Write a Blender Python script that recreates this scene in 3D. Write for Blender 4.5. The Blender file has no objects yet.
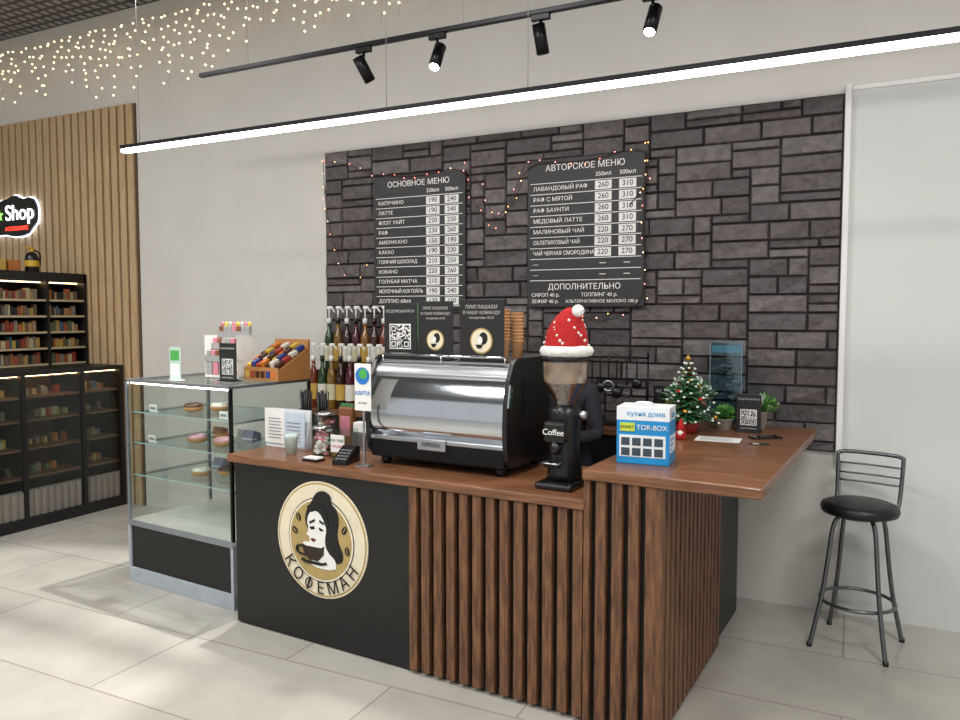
import bpy, bmesh, math, random
from mathutils import Vector, Matrix
random.seed(7)
PI=math.pi
# ---------------------------------------------------------------- materials
def lin(h):
    h=h.lstrip('#'); o=[]
    for i in (0,2,4):
        c=int(h[i:i+2],16)/255; o.append(c/12.92 if c<=.04045 else ((c+.055)/1.055)**2.4)
    return o
MC={}
def M(name,col,rough=.5,metal=0,noise=.06,scale=12,bump=0,es=0,stretch=(1,1,1),col2=None,trans=0,coat=0):
    if name in MC: return MC[name]
    m=bpy.data.materials.new(name); m.use_nodes=True; nt=m.node_tree; n=nt.nodes; p=n['Principled BSDF']
    c=lin(col)
    tc=n.new('ShaderNodeTexCoord'); mp=n.new('ShaderNodeMapping'); mp.inputs['Scale'].default_value=stretch
    nz=n.new('ShaderNodeTexNoise'); nz.inputs['Scale'].default_value=scale; nz.inputs['Detail'].default_value=5
    nt.links.new(tc.outputs['Object'],mp.inputs[0]); nt.links.new(mp.outputs[0],nz.inputs['Vector'])
    r=n.new('ShaderNodeValToRGB'); r.color_ramp.elements[0].position=.3; r.color_ramp.elements[1].position=.7
    if col2: a=c; b=lin(col2)
    else: a=[x*(1-noise) for x in c]; b=[min(1,x*(1+noise)) for x in c]
    r.color_ramp.elements[0].color=(*a,1); r.color_ramp.elements[1].color=(*b,1)
    nt.links.new(nz.outputs['Fac'],r.inputs[0]); nt.links.new(r.outputs[0],p.inputs['Base Color'])
    p.inputs['Roughness'].default_value=rough; p.inputs['Metallic'].default_value=metal
    if trans: p.inputs['Transmission Weight'].default_value=trans
    if coat: p.inputs['Coat Weight'].default_value=coat
    if es:
        p.inputs['Emission Color'].default_value=(*c,1); p.inputs['Emission Strength'].default_value=es
    if bump:
        bp=n.new('ShaderNodeBump'); bp.inputs['Strength'].default_value=bump; bp.inputs['Distance'].default_value=.01
        nt.links.new(nz.outputs['Fac'],bp.inputs['Height']); nt.links.new(bp.outputs[0],p.inputs['Normal'])
    MC[name]=m; return m
def glass(name,tint='ffffff',op=.04,k=.45,rough=.03):
    if name in MC: return MC[name]
    m=bpy.data.materials.new(name); m.use_nodes=True; nt=m.node_tree; n=nt.nodes; n.clear()
    o=n.new('ShaderNodeOutputMaterial'); t=n.new('ShaderNodeBsdfTransparent'); g=n.new('ShaderNodeBsdfGlossy'); g.inputs['Roughness'].default_value=rough
    t.inputs[0].default_value=(*lin(tint),1)
    f=n.new('ShaderNodeLayerWeight'); pw=n.new('ShaderNodeMath'); pw.operation='POWER'; pw.inputs[1].default_value=4
    ad=n.new('ShaderNodeMath'); ad.operation='MULTIPLY_ADD'; ad.inputs[1].default_value=k; ad.inputs[2].default_value=op; ad.use_clamp=True
    mx=n.new('ShaderNodeMixShader')
    nt.links.new(f.outputs['Facing'],pw.inputs[0]); nt.links.new(pw.outputs[0],ad.inputs[0]); nt.links.new(ad.outputs[0],mx.inputs[0]); nt.links.new(t.outputs[0],mx.inputs[1]); nt.links.new(g.outputs[0],mx.inputs[2]); nt.links.new(mx.outputs[0],o.inputs[0])
    MC[name]=m; return m
def tiles(name,c1,c2,mortar,bw,bh,ms,rough,off=.5,bump=.1):
    m=bpy.data.materials.new(name); m.use_nodes=True; nt=m.node_tree; n=nt.nodes; p=n['Principled BSDF']
    tc=n.new('ShaderNodeTexCoord'); b=n.new('ShaderNodeTexBrick')
    b.inputs['Color1'].default_value=(*lin(c1),1); b.inputs['Color2'].default_value=(*lin(c2),1); b.inputs['Mortar'].default_value=(*lin(mortar),1)
    b.inputs['Scale'].default_value=1; b.inputs['Brick Width'].default_value=bw; b.inputs['Row Height'].default_value=bh; b.inputs['Mortar Size'].default_value=ms; b.offset=off
    nz=n.new('ShaderNodeTexNoise'); nz.inputs['Scale'].default_value=3; nz.inputs['Detail'].default_value=8
    mx=n.new('ShaderNodeMixRGB'); mx.blend_type='OVERLAY'; mx.inputs[0].default_value=.25
    nt.links.new(tc.outputs['Object'],b.inputs['Vector']); nt.links.new(tc.outputs['Object'],nz.inputs['Vector'])
    nt.links.new(b.outputs[0],mx.inputs[1]); nt.links.new(nz.outputs['Fac'],mx.inputs[2]); nt.links.new(mx.outputs[0],p.inputs['Base Color'])
    p.inputs['Roughness'].default_value=rough
    bp=n.new('ShaderNodeBump'); bp.inputs['Strength'].default_value=bump; bp.inputs['Distance'].default_value=.004; bp.invert=True
    nt.links.new(b.outputs['Fac'],bp.inputs['Height']); nt.links.new(bp.outputs[0],p.inputs['Normal'])
    return m
BLACK=M('black_laminate','121213',.45)
BLK2=M('black_plastic','141415',.3)
BMET=M('black_metal','1a1a1c',.35,.6)
CHROME=M('chrome','cdd1d6',.09,1,noise=.02)
STEEL=M('brushed_steel','b9bcc0',.28,1,noise=.05,scale=30,stretch=(1,20,1))
WHITE=M('white_paper','eeeeea',.6,noise=.02)
WALL=M('wall_paint_cream','d2cfc9',.85,noise=.03,scale=3,bump=.05)
WALLW=M('wall_paint_white','d6d8d5',.8,noise=.02,scale=2,bump=.08)
TRIM=M('white_trim','ececea',.5,noise=.02)
WOODTOP=M('walnut_worktop','5f3b27',.36,col2='8f6243',scale=4,stretch=(1.5,22,22),coat=.15)
SLAT=M('walnut_slat','4c3021',.5,col2='825a3c',scale=6,stretch=(11,11,1.4),bump=.15)
OAK=M('oak_slat','b3956f',.6,col2='c8ac88',scale=6,stretch=(8,8,.8))
GL=glass('clear_glass','f4faf8',.03)
GLB=glass('acrylic_blue','e8f4f9',.06,.5)
LEDM=M('led_diffuser','fffafa',.5,es=10,noise=0)
CREAM=M('cream_print','e6dcc2',.6); GOLD=M('gold_print','b39b62',.5); PRINTBK=M('black_print','0d0d0d',.6)
# ---------------------------------------------------------------- builder
class B:
    def __init__(s,name,loc=(0,0,0),rz=0,rx=0,ry=0,sc=(1,1,1)):
        s.n=name; s.loc=loc; s.r=(rx,ry,rz); s.sc=sc; s.v=[];s.f=[];s.mi=[];s.sm=[];s.mats=[]
    def m(s,mat):
        if mat not in s.mats: s.mats.append(mat)
        return s.mats.index(mat)
    def add(s,bm,mat,smooth=False,mtx=None):
        if mtx is not None: bm.transform(mtx)
        o=len(s.v); k=s.m(mat); bm.verts.index_update()
        for v in bm.verts: s.v.append(tuple(v.co))
        for f in bm.faces: s.f.append([o+v.index for v in f.verts]); s.mi.append(k); s.sm.append(smooth)
        bm.free()
    def box(s,x0,x1,y0,y1,z0,z1,mat,bev=0,rot=None,smooth=False):
        bm=bmesh.new(); bmesh.ops.create_cube(bm,size=1)
        c=Vector(((x0+x1)/2,(y0+y1)/2,(z0+z1)/2))
        bmesh.ops.scale(bm,vec=(abs(x1-x0),abs(y1-y0),abs(z1-z0)),verts=bm.verts)
        if bev: bmesh.ops.bevel(bm,geom=bm.edges[:],offset=bev,segments=2,affect='EDGES',profile=.5)
        mt=Matrix.Translation(c)
        if rot: mt=mt@Matrix.Rotation(rot[1],4,rot[0])
        s.add(bm,mat,smooth,mt)
    def lathe(s,prof,c,mat,seg=24,axis=None,smooth=True,cap=True):
        bm=bmesh.new(); rings=[]
        for r,z in prof:
            rings.append([bm.verts.new((max(r,1e-4)*math.cos(2*PI*i/seg),max(r,1e-4)*math.sin(2*PI*i/seg),z)) for i in range(seg)])
        for a,b in zip(rings,rings[1:]):
            for i in range(seg): bm.faces.new((a[i],a[(i+1)%seg],b[(i+1)%seg],b[i]))
        if cap:
            bm.faces.new(rings[0][::-1]); bm.faces.new(rings[-1])
        mt=Matrix.Translation(Vector(c))
        if axis is not None: mt=mt@Vector((0,0,1)).rotation_difference(Vector(axis)).to_matrix().to_4x4()
        s.add(bm,mat,smooth,mt)
    def cyl(s,p0,p1,r0,mat,r1=None,seg=16,smooth=True):
        p0=Vector(p0);p1=Vector(p1);d=p1-p0; s.lathe([(r0,0),(r0 if r1 is None else r1,d.length)],p0,mat,seg,d.normalized(),smooth)
    def sph(s,c,r,mat,sc=(1,1,1),seg=16,rot=None):
        bm=bmesh.new(); bmesh.ops.create_uvsphere(bm,u_segments=seg,v_segments=max(6,seg*2//3),radius=r)
        mt=Matrix.Translation(Vector(c))
        if rot: mt=mt@Matrix.Rotation(rot[1],4,rot[0])
        s.add(bm,mat,True,mt@Matrix.Diagonal((*sc,1)))
    def ico(s,c,r,mat):
        bm=bmesh.new(); bmesh.ops.create_icosphere(bm,subdivisions=1,radius=r); s.add(bm,mat,True,Matrix.Translation(Vector(c)))
    def tor(s,c,R,r,mat,seg=24,sc=(1,1,1),axis=None):
        bm=bmesh.new(); rs=[]
        for i in range(seg):
            a=2*PI*i/seg; rs.append([bm.verts.new(((R+r*math.cos(b*PI/4))*math.cos(a),(R+r*math.cos(b*PI/4))*math.sin(a),r*math.sin(b*PI/4))) for b in range(8)])
        for i in range(seg):
            for j in range(8): bm.faces.new((rs[i][j],rs[(i+1)%seg][j],rs[(i+1)%seg][(j+1)%8],rs[i][(j+1)%8]))
        mt=Matrix.Translation(Vector(c))
        if axis is not None: mt=mt@Vector((0,0,1)).rotation_difference(Vector(axis)).to_matrix().to_4x4()
        s.add(bm,mat,True,mt@Matrix.Diagonal((*sc,1)))
    def tube(s,pts,r,mat,seg=8,smoothp=0):
        P=[Vector(p) for p in pts]
        for _ in range(smoothp):
            Q=[P[0]]
            for a,b in zip(P,P[1:]): Q+=[a*.75+b*.25,a*.25+b*.75]
            P=Q+[P[-1]]
        bm=bmesh.new(); rs=[]; up=None
        for i,p in enumerate(P):
            d=(P[min(i+1,len(P)-1)]-P[max(i-1,0)]).normalized()
            if up is None: up=d.orthogonal().normalized()
            else:
                up=(up-d*up.dot(d)); up=up.normalized() if up.length>1e-6 else d.orthogonal().normalized()
            q=d.cross(up)
            rs.append([bm.verts.new(p+(up*math.cos(2*PI*k/seg)+q*math.sin(2*PI*k/seg))*r) for k in range(seg)])
        for a,b in zip(rs,rs[1:]):
            for k in range(seg): bm.faces.new((a[k],a[(k+1)%seg],b[(k+1)%seg],b[k]))
        bm.faces.new(rs[0][::-1]); bm.faces.new(rs[-1]); s.add(bm,mat,True)
    def poly(s,pts,y,mat,th=.0015):      # outline in (x,z), faces -y
        bm=bmesh.new(); a=[bm.verts.new((x,y,z)) for x,z in pts]; b=[bm.verts.new((x,y+th,z)) for x,z in pts]
        n=len(pts); f=bm.faces.new(a); bm.faces.new(b[::-1])
        for i in range(n): bm.faces.new((a[i],b[i],b[(i+1)%n],a[(i+1)%n]))
        bmesh.ops.recalc_face_normals(bm,faces=bm.faces); s.add(bm,mat)
    def prismx(s,prof,x0,x1,mat):   # profile in (y,z), extruded in x
        bm=bmesh.new(); a=[bm.verts.new((x0,y,z)) for y,z in prof]; b=[bm.verts.new((x1,y,z)) for y,z in prof]
        n=len(prof); bm.faces.new(a); bm.faces.new(b[::-1])
        for i in range(n): bm.faces.new((a[i],b[i],b[(i+1)%n],a[(i+1)%n]))
        bmesh.ops.recalc_face_normals(bm,faces=bm.faces); s.add(bm,mat)
    def sheetx(s,prof,x0,x1,mat):   # open curved sheet, smooth shaded
        bm=bmesh.new(); a=[bm.verts.new((x0,y,z)) for y,z in prof]; b=[bm.verts.new((x1,y,z)) for y,z in prof]
        for i in range(len(prof)-1): bm.faces.new((a[i],b[i],b[i+1],a[i+1]))
        s.add(bm,mat,True)
    def quad(s,pts,mat):
        o=len(s.v); s.v+= [tuple(p) for p in pts]; s.f.append(list(range(o,o+len(pts)))); s.mi.append(s.m(mat)); s.sm.append(False)
    def done(s):
        me=bpy.data.meshes.new(s.n); me.from_pydata(s.v,[],s.f)
        for m in s.mats: me.materials.append(m)
        me.polygons.foreach_set('material_index',s.mi); me.polygons.foreach_set('use_smooth',s.sm); me.update()
        o=bpy.data.objects.new(s.n,me); bpy.context.collection.objects.link(o); o.location=s.loc; o.rotation_euler=s.r; o.scale=s.sc
        return o
def text(par,body,loc,size,mat,align='LEFT',rot=(PI/2,0,0),sx=1):
    c=bpy.data.curves.new('lettering','FONT'); c.body=body; c.size=size; c.align_x=align; c.align_y='CENTER'; c.extrude=.0006
    c.materials.append(mat); o=bpy.data.objects.new('lettering',c); bpy.context.collection.objects.link(o)
    o.location=loc; o.rotation_euler=rot; o.scale=(sx,1,1); o.parent=par; return o
def circ(cx,cz,r,n=40,sx=1,rot=0):
    return [(cx+r*sx*math.cos(2*PI*i/n)*math.cos(rot)-r*math.sin(2*PI*i/n)*math.sin(rot),cz+r*sx*math.cos(2*PI*i/n)*math.sin(rot)+r*math.sin(2*PI*i/n)*math.cos(rot)) for i in range(n)]
def smooth2(P,n):   # closed outline chaikin
    for _ in range(n):
        Q=[]
        for a,c in zip(P,P[1:]+P[:1]): Q+=[(a[0]*.75+c[0]*.25,a[1]*.75+c[1]*.25),(a[0]*.25+c[0]*.75,a[1]*.25+c[1]*.75)]
        P=Q
    return P
# ---------------------------------------------------------------- room shell
CZ=4.22; XE=-5.45
FLOOR=tiles('floor_tiles','bab7af','b3b0a7','98948b',1.2,.6,.005,.22)
CEIL=tiles('ceiling_grid','8a8b8c','949698','2e2f31',.1,.1,.02,.5,off=0)
b=B('floor'); b.box(-9.5,4,-10,.6,-.1,0,FLOOR); b.done()
b=B('ceiling'); b.box(-9.5,4,-10,.6,CZ,CZ+.1,CEIL); b.done()
b=B('wall_back'); b.box(-9.5,4,0,.5,0,CZ,WALL); b.done()
b=B('wall_left'); b.box(-9.6,-9.5,-10,.6,0,CZ,WALL); b.done()
b=B('wall_right'); b.box(4,4.1,-10,.6,0,CZ,WALL); b.done()
b=B('wall_panel_white'); b.box(-.035,2.6,-.012,0,0,2.84,WALLW); b.done()
b=B('trim_1'); b.box(-.065,-.035,-.05,0,.85,2.87,TRIM,.003); b.box(-.035,2.6,-.022,0,2.84,2.865,TRIM,.003); b.done()
b=B('oak_slat_wall_panel'); b.box(-9.5,XE-.02,-.012,0,0,3.43,M('dark_oak_backing','5a4634',.8))
x=-9.48
while x<XE-.1: b.box(x,x+.07,-.035,-.012,0,3.43,OAK,.003); x+=.098
b.done()
# ---------------------------------------------------------------- stone panel
SX0,SX1,SZ0,SZ1=-3.5,-.07,.90,2.83
STN=[M('slate_%d'%i,c,.5,noise=.32,scale=24,bump=1.0) for i,c in enumerate(['524b4b','5c5554','494545','666060'])]
b=B('stone_wall_cladding'); b.box(SX0,SX1,-.012,0,SZ0,SZ1,M('stone_grout','151313',.9))
nc,nr=66,38; cw=(SX1-SX0)/nc; ch=(SZ1-SZ0)/nr; occ=[[0]*nc for _ in range(nr)]
for r in range(nr):
    for c in range(nc):
        if occ[r][c]: continue
        w,h=random.choice([(6,2),(5,2),(4,2),(6,2),(5,1),(4,1),(6,1),(5,2),(4,2),(6,2),(3,2),(3,2)])
        w=min(w,nc-c); h=min(h,nr-r); k=0
        while k<w and not occ[r][c+k]: k+=1
        w=k
        if c+w<nc and not occ[r][c+w] and c+w+1<nc and occ[r][c+w+1]: w+=1
        for i in range(h):
            for j in range(w): occ[r+i][c+j]=1
        x0=SX0+c*cw+.0022;x1=SX0+(c+w)*cw-.0022;z0=SZ0+r*ch+.0022;z1=SZ0+(r+h)*ch-.0022;e=.007
        d=[-.012-random.uniform(.006,.022) for _ in range(4)]
        mt=random.choice(STN)
        P=[(x0,-.011,z0),(x1,-.011,z0),(x1,-.011,z1),(x0,-.011,z1)]; Q=[(x0+e,d[0],z0+e),(x1-e,d[1],z0+e),(x1-e,d[2],z1-e),(x0+e,d[3],z1-e)]
        b.quad(Q,mt)
        for i in range(4): b.quad([P[i],P[(i+1)%4],Q[(i+1)%4],Q[i]],mt)
b.done()
# ---------------------------------------------------------------- menu boards
BRD=M('menu_board_face','2e2c2e',.5); LINE=M('white_ink_glow','e8e6e0',.6,noise=.02,es=.15)  # white print carries a faint emission of its own to look brighter
def board(x0,x1,z0,z1,title,rows,prices,extra):
    b=B('menu_board',(x0,-.055,z0)); W=x1-x0;H=z1-z0
    b.box(0,W,0,.0195,0,H,BRD,.003)
    top=H-.15; dz=.0675 if extra else .068
    for i in range(len(rows)+1): b.box(.02,W-.02,-.0015,0,top-i*dz-.002,top-i*dz+.002,LINE)
    for i,(p,q) in enumerate(prices):
        z=top-(i+.5)*dz
        if p:
            for cx in (.66,.86): b.box(W*cx-.052,W*cx+.052,-.0018,0,z-.026,z+.026,WHITE)
        else:
            for cx in (.66,.86): b.box(W*cx-.02,W*cx+.02,-.0018,0,z-.002,z+.002,LINE)
    o=b.done()
    text(o,title,(W*.5,-.002,H-.06),.053,LINE,'CENTER')
    text(o,'350мл',(W*.66,-.002,H-.118),.036,LINE,'CENTER'); text(o,'500мл',(W*.86,-.002,H-.118),.036,LINE,'CENTER')
    for i,t in enumerate(rows):
        z=top-(i+.5)*dz; text(o,t,(.04,-.002,z),.035,LINE,sx=.86 if len(t)>14 else 1.05)
        p,q=prices[i]
        if p:
            text(o,p,(W*.66,-.003,z),.046,PRINTBK,'CENTER'); text(o,q,(W*.86,-.003,z),.046,PRINTBK,'CENTER')
    for t,x,z,s,al in extra: text(o,t,(x,-.002,z),s,LINE,al)
board(-3.05,-2.326,1.69,2.61,'ОСНОВНОЕ МЕНЮ',['КАПУЧИНО','ЛАТТЕ','ФЛЭТ УАЙТ','РАФ','АМЕРИКАНО','КАКАО','ГОРЯЧИЙ ШОКОЛАД','КОКАНО','ГОЛУБАЯ МАТЧА','МОЛОЧНЫЙ КОКТЕЙЛЬ','ДОППИО 60мл'],
 [('190','240'),('190','240'),('220','250'),('230','260'),('150','190'),('190','230'),('210','250'),('220','260'),('210','250'),('190','240'),('120','150')],[])
board(-1.88,-1.126,1.70,2.625,'АВТОРСКОЕ МЕНЮ',['ЛАВАНДОВЫЙ РАФ','РАФ С МЯТОЙ','РАФ БАУНТИ','МЕДОВЫЙ ЛАТТЕ','МАЛИНОВЫЙ ЧАЙ','ОБЛЕПИХОВЫЙ ЧАЙ','ЧАЙ ЧЕРНАЯ СМОРОДИНА','—','—'],
 [('260','310')]*3+[('260','310'),('220','270'),('220','270'),('220','270'),('',''),('','')],
 [('ДОПОЛНИТЕЛЬНО',.377,.125,.05,'CENTER'),('СИРОП 40 р.',.03,.075,.032,'LEFT'),('ТОППИНГ 40 р.',.36,.075,.032,'LEFT'),('ЗЕФИР 40 р.',.03,.035,.032,'LEFT'),('АЛЬТЕРНАТИВНОЕ МОЛОКО 100 р.',.26,.035,.027,'LEFT')])
b=B('fairy_light_string',(0,-.062,0)); wire=M('green_wire','3a1c18',.6)
cols=[M('bulb_'+c,h,.4,es=4,noise=0) for c,h in (('red','ff8a6a'),('amber','ffb868'),('pink','ff9a90'),('warm','ffd8a0'))]
for st in ([(-3.48,2.76),(-3.47,2.5),(-3.42,2.23),(-3.3,1.93),(-3.15,1.92),(-3.06,2.1)],[(-3.48,2.76),(-3.25,2.72),(-3.05,2.63),(-2.7,2.585),(-2.33,2.64),(-2.28,2.42),(-2.15,2.24),(-2.0,2.35),(-1.88,2.65)],[(-2.33,2.6),(-2.2,2.5),(-2.1,2.22),(-1.95,2.4),(-1.88,2.62),(-1.5,2.58),(-1.12,2.66),(-1.1,2.45),(-1.22,2.3)],[(-1.12,2.66),(-1.14,2.2),(-1.11,1.75),(-1.25,1.66),(-1.6,1.62)]):
    pts=[(x,0,z) for x,z in st]; b.tube(pts,.0025,wire,6,2)
    for (x0,z0),(x1,z1) in zip(st,st[1:]):
        n=max(1,int(math.hypot(x1-x0,z1-z0)/.085))
        for i in range(n):
            t=i/n; b.ico((x0+(x1-x0)*t+random.uniform(-.012,.012),-.006,z0+(z1-z0)*t+random.uniform(-.012,.012)),.0042,random.choice(cols))
b.done()
WB=M('bulb_warm','ffcf85',.4,es=26,noise=0)
b=B('fairy_light_curtain',(0,-.10,0)); gw=M('clear_wire','b5aa95',.5)
x=-8.3; b.tube([(-8.3,0,4.02),(-6,0,4.04),(-4,0,4.06),(-1,0,4.1)],.003,gw)
while x<-2.0:
    L=random.uniform(.18,.62)*(1 if x<-4.4 else .7); b.tube([(x,0,4.04),(x+random.uniform(-.02,.02),-.01,4.04-L)],.001,gw,5)
    k=.03
    while k<L: b.ico((x+random.uniform(-.03,.03),-.012+random.uniform(-.05,.02),4.05-k),.009,WB); k+=random.uniform(.05,.11)
    x+=.08
b.done()
# ---------------------------------------------------------------- hanging LED bar & track
b=B('linear_pendant_lamp',(0,-1.5,2.6)); b.box(-3.8,3.3,-.02,.02,0,.022,BMET,.003); b.box(-3.79,3.29,-.018,.018,-.02,0,LEDM)
for x in (-3.66,-2.0,-1.28,0.6,2.6): b.cyl((x,0,.02),(x,0,CZ-2.6),.0018,STEEL,seg=6)
b.done()
b=B('track_light',(0,-.9,3.17)); b.box(-3.8,2.6,-.016,.016,0,.024,BMET,.002)
for x in (-3.4,-1.9,-.2,1.6): b.cyl((x,0,.02),(x,0,CZ-3.17),.0018,STEEL,seg=6)
SPOTM=M('spot_lens','fff0d8',.4,es=40,noise=0); OFFM=M('spot_lens_dim','30302e',.2)
for x,lit,dy,dx in ((-2.54,0,.5,.35),(-2.06,1,-.55,.0),(-1.46,0,.25,.1),(-.89,1,-.5,-.1)):
    b.box(x-.05,x+.05,-.014,.014,-.03,0,BMET,.003); b.cyl((x,0,-.03),(x,0,-.075),.008,BMET)
    d=Vector((dx,dy,-1)).normalized(); c=Vector((x,0,-.12)); b.cyl(c-d*.07,c+d*.075,.033,BMET,seg=24); b.cyl(c+d*.076,c+d*.078,.026,SPOTM if lit else OFFM,seg=20)
b.done()
# ---------------------------------------------------------------- counter
A0=Vector((-2.931,-1.559,0)); RC=-math.radians(4.03)
def L(s,w,z=0): return (A0.x+s*math.cos(RC)-w*math.sin(RC),A0.y+s*math.sin(RC)+w*math.cos(RC),z)
ZC=.915; ZB=1.04
b=B('coffee_bar_counter',tuple(A0),RC)
b.box(0,2.0,.015,.60,.0,.872,BLACK); b.box(0,1.135,.0,.015,.01,.872,M('black_panel','101011',.35,noise=.1))
b.box(-.03,2.0,-.03,.62,.874,ZC,WOODTOP,.006)
b.box(2.0,2.285,.015,1.52,0,.998,BLACK)
b.box(1.99,2.67,-.03,1.60,ZB-.042,ZB,WOODTOP,.006)
s=1.142
while s<1.96: b.box(s,s+.042,-.02,.015,.02,.872,SLAT,.003); s+=.0672
b.box(1.995,2.02,-.022,.015,.01,.997,SLAT,.003)
s=2.045
while s<2.28: b.box(s,s+.042,-.02,.015,.02,.997,SLAT,.003); s+=.0672
w=-.02
while w<.98: b.box(2.285,2.315,w,w+.042,.02,.997,SLAT,.003); w+=.0672
b.done()
# logo
b=B('round_logo_sign',L(.602,0,.54),RC)
b.poly(circ(0,0,.292,64),-.004,CREAM,.004); b.poly(circ(0,0,.284,64),-.0055,GOLD); b.poly(circ(0,0,.276,64),-.007,CREAM)
b.poly(circ(0,0,.212,64),-.0085,M('dark_brown_print','241a12',.6)); b.poly(circ(0,0,.207,64),-.010,M('light_cream','f0ead8',.6)); b.poly(circ(.0,.0,.198,64),-.0115,GOLD)
hair=[(-.075,.04),(-.1,.09),(-.085,.15),(-.05,.19),(-.04,.215),(-.01,.245),(.04,.25),(.075,.225),(.07,.195),(.11,.165),(.125,.11),(.11,.05),(.12,.0),(.15,-.05),(.14,-.1),(.06,-.1),(.03,-.05),(.0,.02)]
b.poly(smooth2(hair,2),-.014,PRINTBK)
face=[(-.07,.045),(-.085,.095),(-.055,.145),(-.01,.155),(.03,.12),(.045,.06),(.03,.0),(.045,-.05),(.105,-.09),(.1,-.14),(-.06,-.14),(-.05,-.1),(-.02,-.06),(-.045,-.045),(-.07,-.015),(-.065,.01),(-.09,.02)]
b.poly(smooth2(face,1),-.0155,WHITE)
b.poly([(-.07,.085),(-.03,.104),(-.028,.093),(-.06,.076)],-.017,PRINTBK); b.poly([(.0,.104),(.032,.09),(.028,.08),(.0,.092)],-.017,PRINTBK)
b.poly([(-.066,.06),(-.035,.068),(-.03,.053),(-.055,.048)],-.017,PRINTBK); b.poly([(-.002,.066),(.027,.055),(.015,.047),(-.002,.053)],-.017,PRINTBK)
b.poly([(-.062,.0),(-.045,.006),(-.02,.0),(-.042,-.014)],-.017,M('lip_print','5a1a16',.5))
b.poly(smooth2([(-.09,.17),(-.06,.13),(-.02,.15),(.02,.12),(.05,.05),(.06,.1),(.02,.19)],1),-.0165,PRINTBK)
u=.03
b.poly([(-.115,-.055+u),(.03,-.055+u),(.025,-.1+u),(-.01,-.135+u),(-.07,-.135+u),(-.105,-.1+u)],-.018,M('cup_print','2a1c14',.5))
b.poly([(-.115,-.055+u),(-.09,-.045+u),(.01,-.045+u),(.03,-.055+u),(.01,-.066+u),(-.09,-.066+u)],-.0195,WHITE)
b.poly([(-.09,-.14+u),(.02,-.14+u),(.04,-.132+u),(.05,-.145+u),(.01,-.155+u),(-.09,-.155+u),(-.125,-.145+u),(-.115,-.132+u)],-.0185,PRINTBK)
b.tube([(-.105,-.018,-.07+u),(-.155,-.018,-.075+u),(-.145,-.018,-.11+u),(-.09,-.018,-.115+u)],.006,PRINTBK,6,2)
for cx,cz,r in ((-.14,.1,.4),(.155,.07,-.5),(.172,-.03,.2),(-.165,.03,.9)):
    b.poly(circ(cx,cz,.022,20,.65,r),-.014,PRINTBK); b.poly(circ(cx,cz,.018,16,.12,r),-.0155,GOLD)
o=b.done()
for i,chh in enumerate('КООЕМАН'):
    a=math.radians(-90+(i-3)*19); rt=(PI/2,-(a+PI/2),0); p=(.243*math.cos(a),-.0135,.243*math.sin(a))
    text(o,chh,p,.088 if i!=2 else .072,PRINTBK,'CENTER',rot=rt)
    if i==2: text(o,'I',p,.1,PRINTBK,'CENTER',rot=rt)
b=B('back_work_counter'); b.box(-3.45,-.92,-.36,-.037,.0,.96,BLACK); b.box(-3.47,-.9,-.38,-.037,.962,1.0,WOODTOP,.005)
for x in (-3.0,-2.4,-1.8,-1.2): b.box(x-.003,x+.003,-.362,-.355,.1,.95,BMET)
b.done()
# ---------------------------------------------------------------- espresso machine
MZ=1.13
b=B('espresso_machine',L(.77,.19,ZC),RC,sc=(1,1,MZ))
W=.79
def arc(P,n):
    Q=[Vector((p[0],p[1],0)) for p in P]
    for _ in range(n):
        R=[Q[0]]
        for a,c in zip(Q,Q[1:]): R+=[a*.75+c*.25,a*.25+c*.75]
        Q=R+[Q[-1]]
    return [(q.x,q.y) for q in Q]
fr=arc([(-.012,.13),(-.04,.17),(-.044,.23),(-.036,.29),(-.012,.36),(.0,.385)],3)
b.sheetx(fr,.022,W-.022,CHROME)
b.prismx([(.0,.09),(.0,.40),(.03,.43),(.43,.43),(.43,.085)],.03,W-.03,STEEL)
b.sheetx(arc([(-.002,.386),(.004,.41),(.03,.443),(.06,.456)],2),.02,W-.02,STEEL)
outer=[(.0,.04),(-.03,.07),(-.046,.13),(-.05,.2),(-.042,.3),(-.018,.39),(.02,.455),(.06,.475),(.40,.475),(.44,.44),(.40,.3),(.42,.14),(.44,.06),(.42,.04)]
for x0,x1 in ((0,.022),(W-.022,W)): b.prismx(outer,x0,x1,BLK2)
b.prismx([(.10,.18),(.12,.38),(.30,.36),(.25,.16)],W,W+.006,M('side_panel_dark','2c2d2f',.3,.6))
b.prismx([(-.044,.285),(-.024,.375),(.0,.36),(-.02,.27)],W,W+.008,CHROME)
b.box(.022,W-.022,-.034,.42,.035,.13,BMET,.008)
b.box(.022,W-.022,-.040,-.01,.112,.132,STEEL,.004)
b.box(.022,W-.022,.04,.42,.43,.456,STEEL)
b.tube([(.05,.03,.478),(W-.05,.03,.478)],.006,CHROME)
for x in (.05,W-.05,W/2): b.cyl((x,.03,.45),(x,.03,.478),.005,CHROME)
b.box(.31,.47,-.052,-.03,.085,.135,STEEL,.004)
for x in (.07,W-.07):
    for y in (.03,.37): b.lathe([(.022,0),(.026,.02),(.018,.035)],(x,y,0),BLK2)
for x in (.25,.52):
    b.lathe([(.035,.26),(.045,.3),(.045,.36)],(x,.48,0),CHROME); b.cyl((x,.48,.25),(x,.48,.28),.036,STEEL); b.cyl((x,.47,.265),(x,.56,.25),.012,BLK2)
b.box(.03,W-.03,.43,.52,.36,.44,STEEL,.01); b.box(.03,W-.03,.43,.54,.04,.06,STEEL,.004)
for x in (.07,W-.07): b.tube([(x,.5,.37),(x,.53,.33),(x,.53,.14)],.006,CHROME,8,2)
o=b.done()
text(o,'ESPRESSO',(.39,-.053,.110),.024,PRINTBK,'CENTER')
CUPM=M('kraft_cup','b98a5c',.7); CUPB=M('cup_black','1c1a19',.5)
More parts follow.
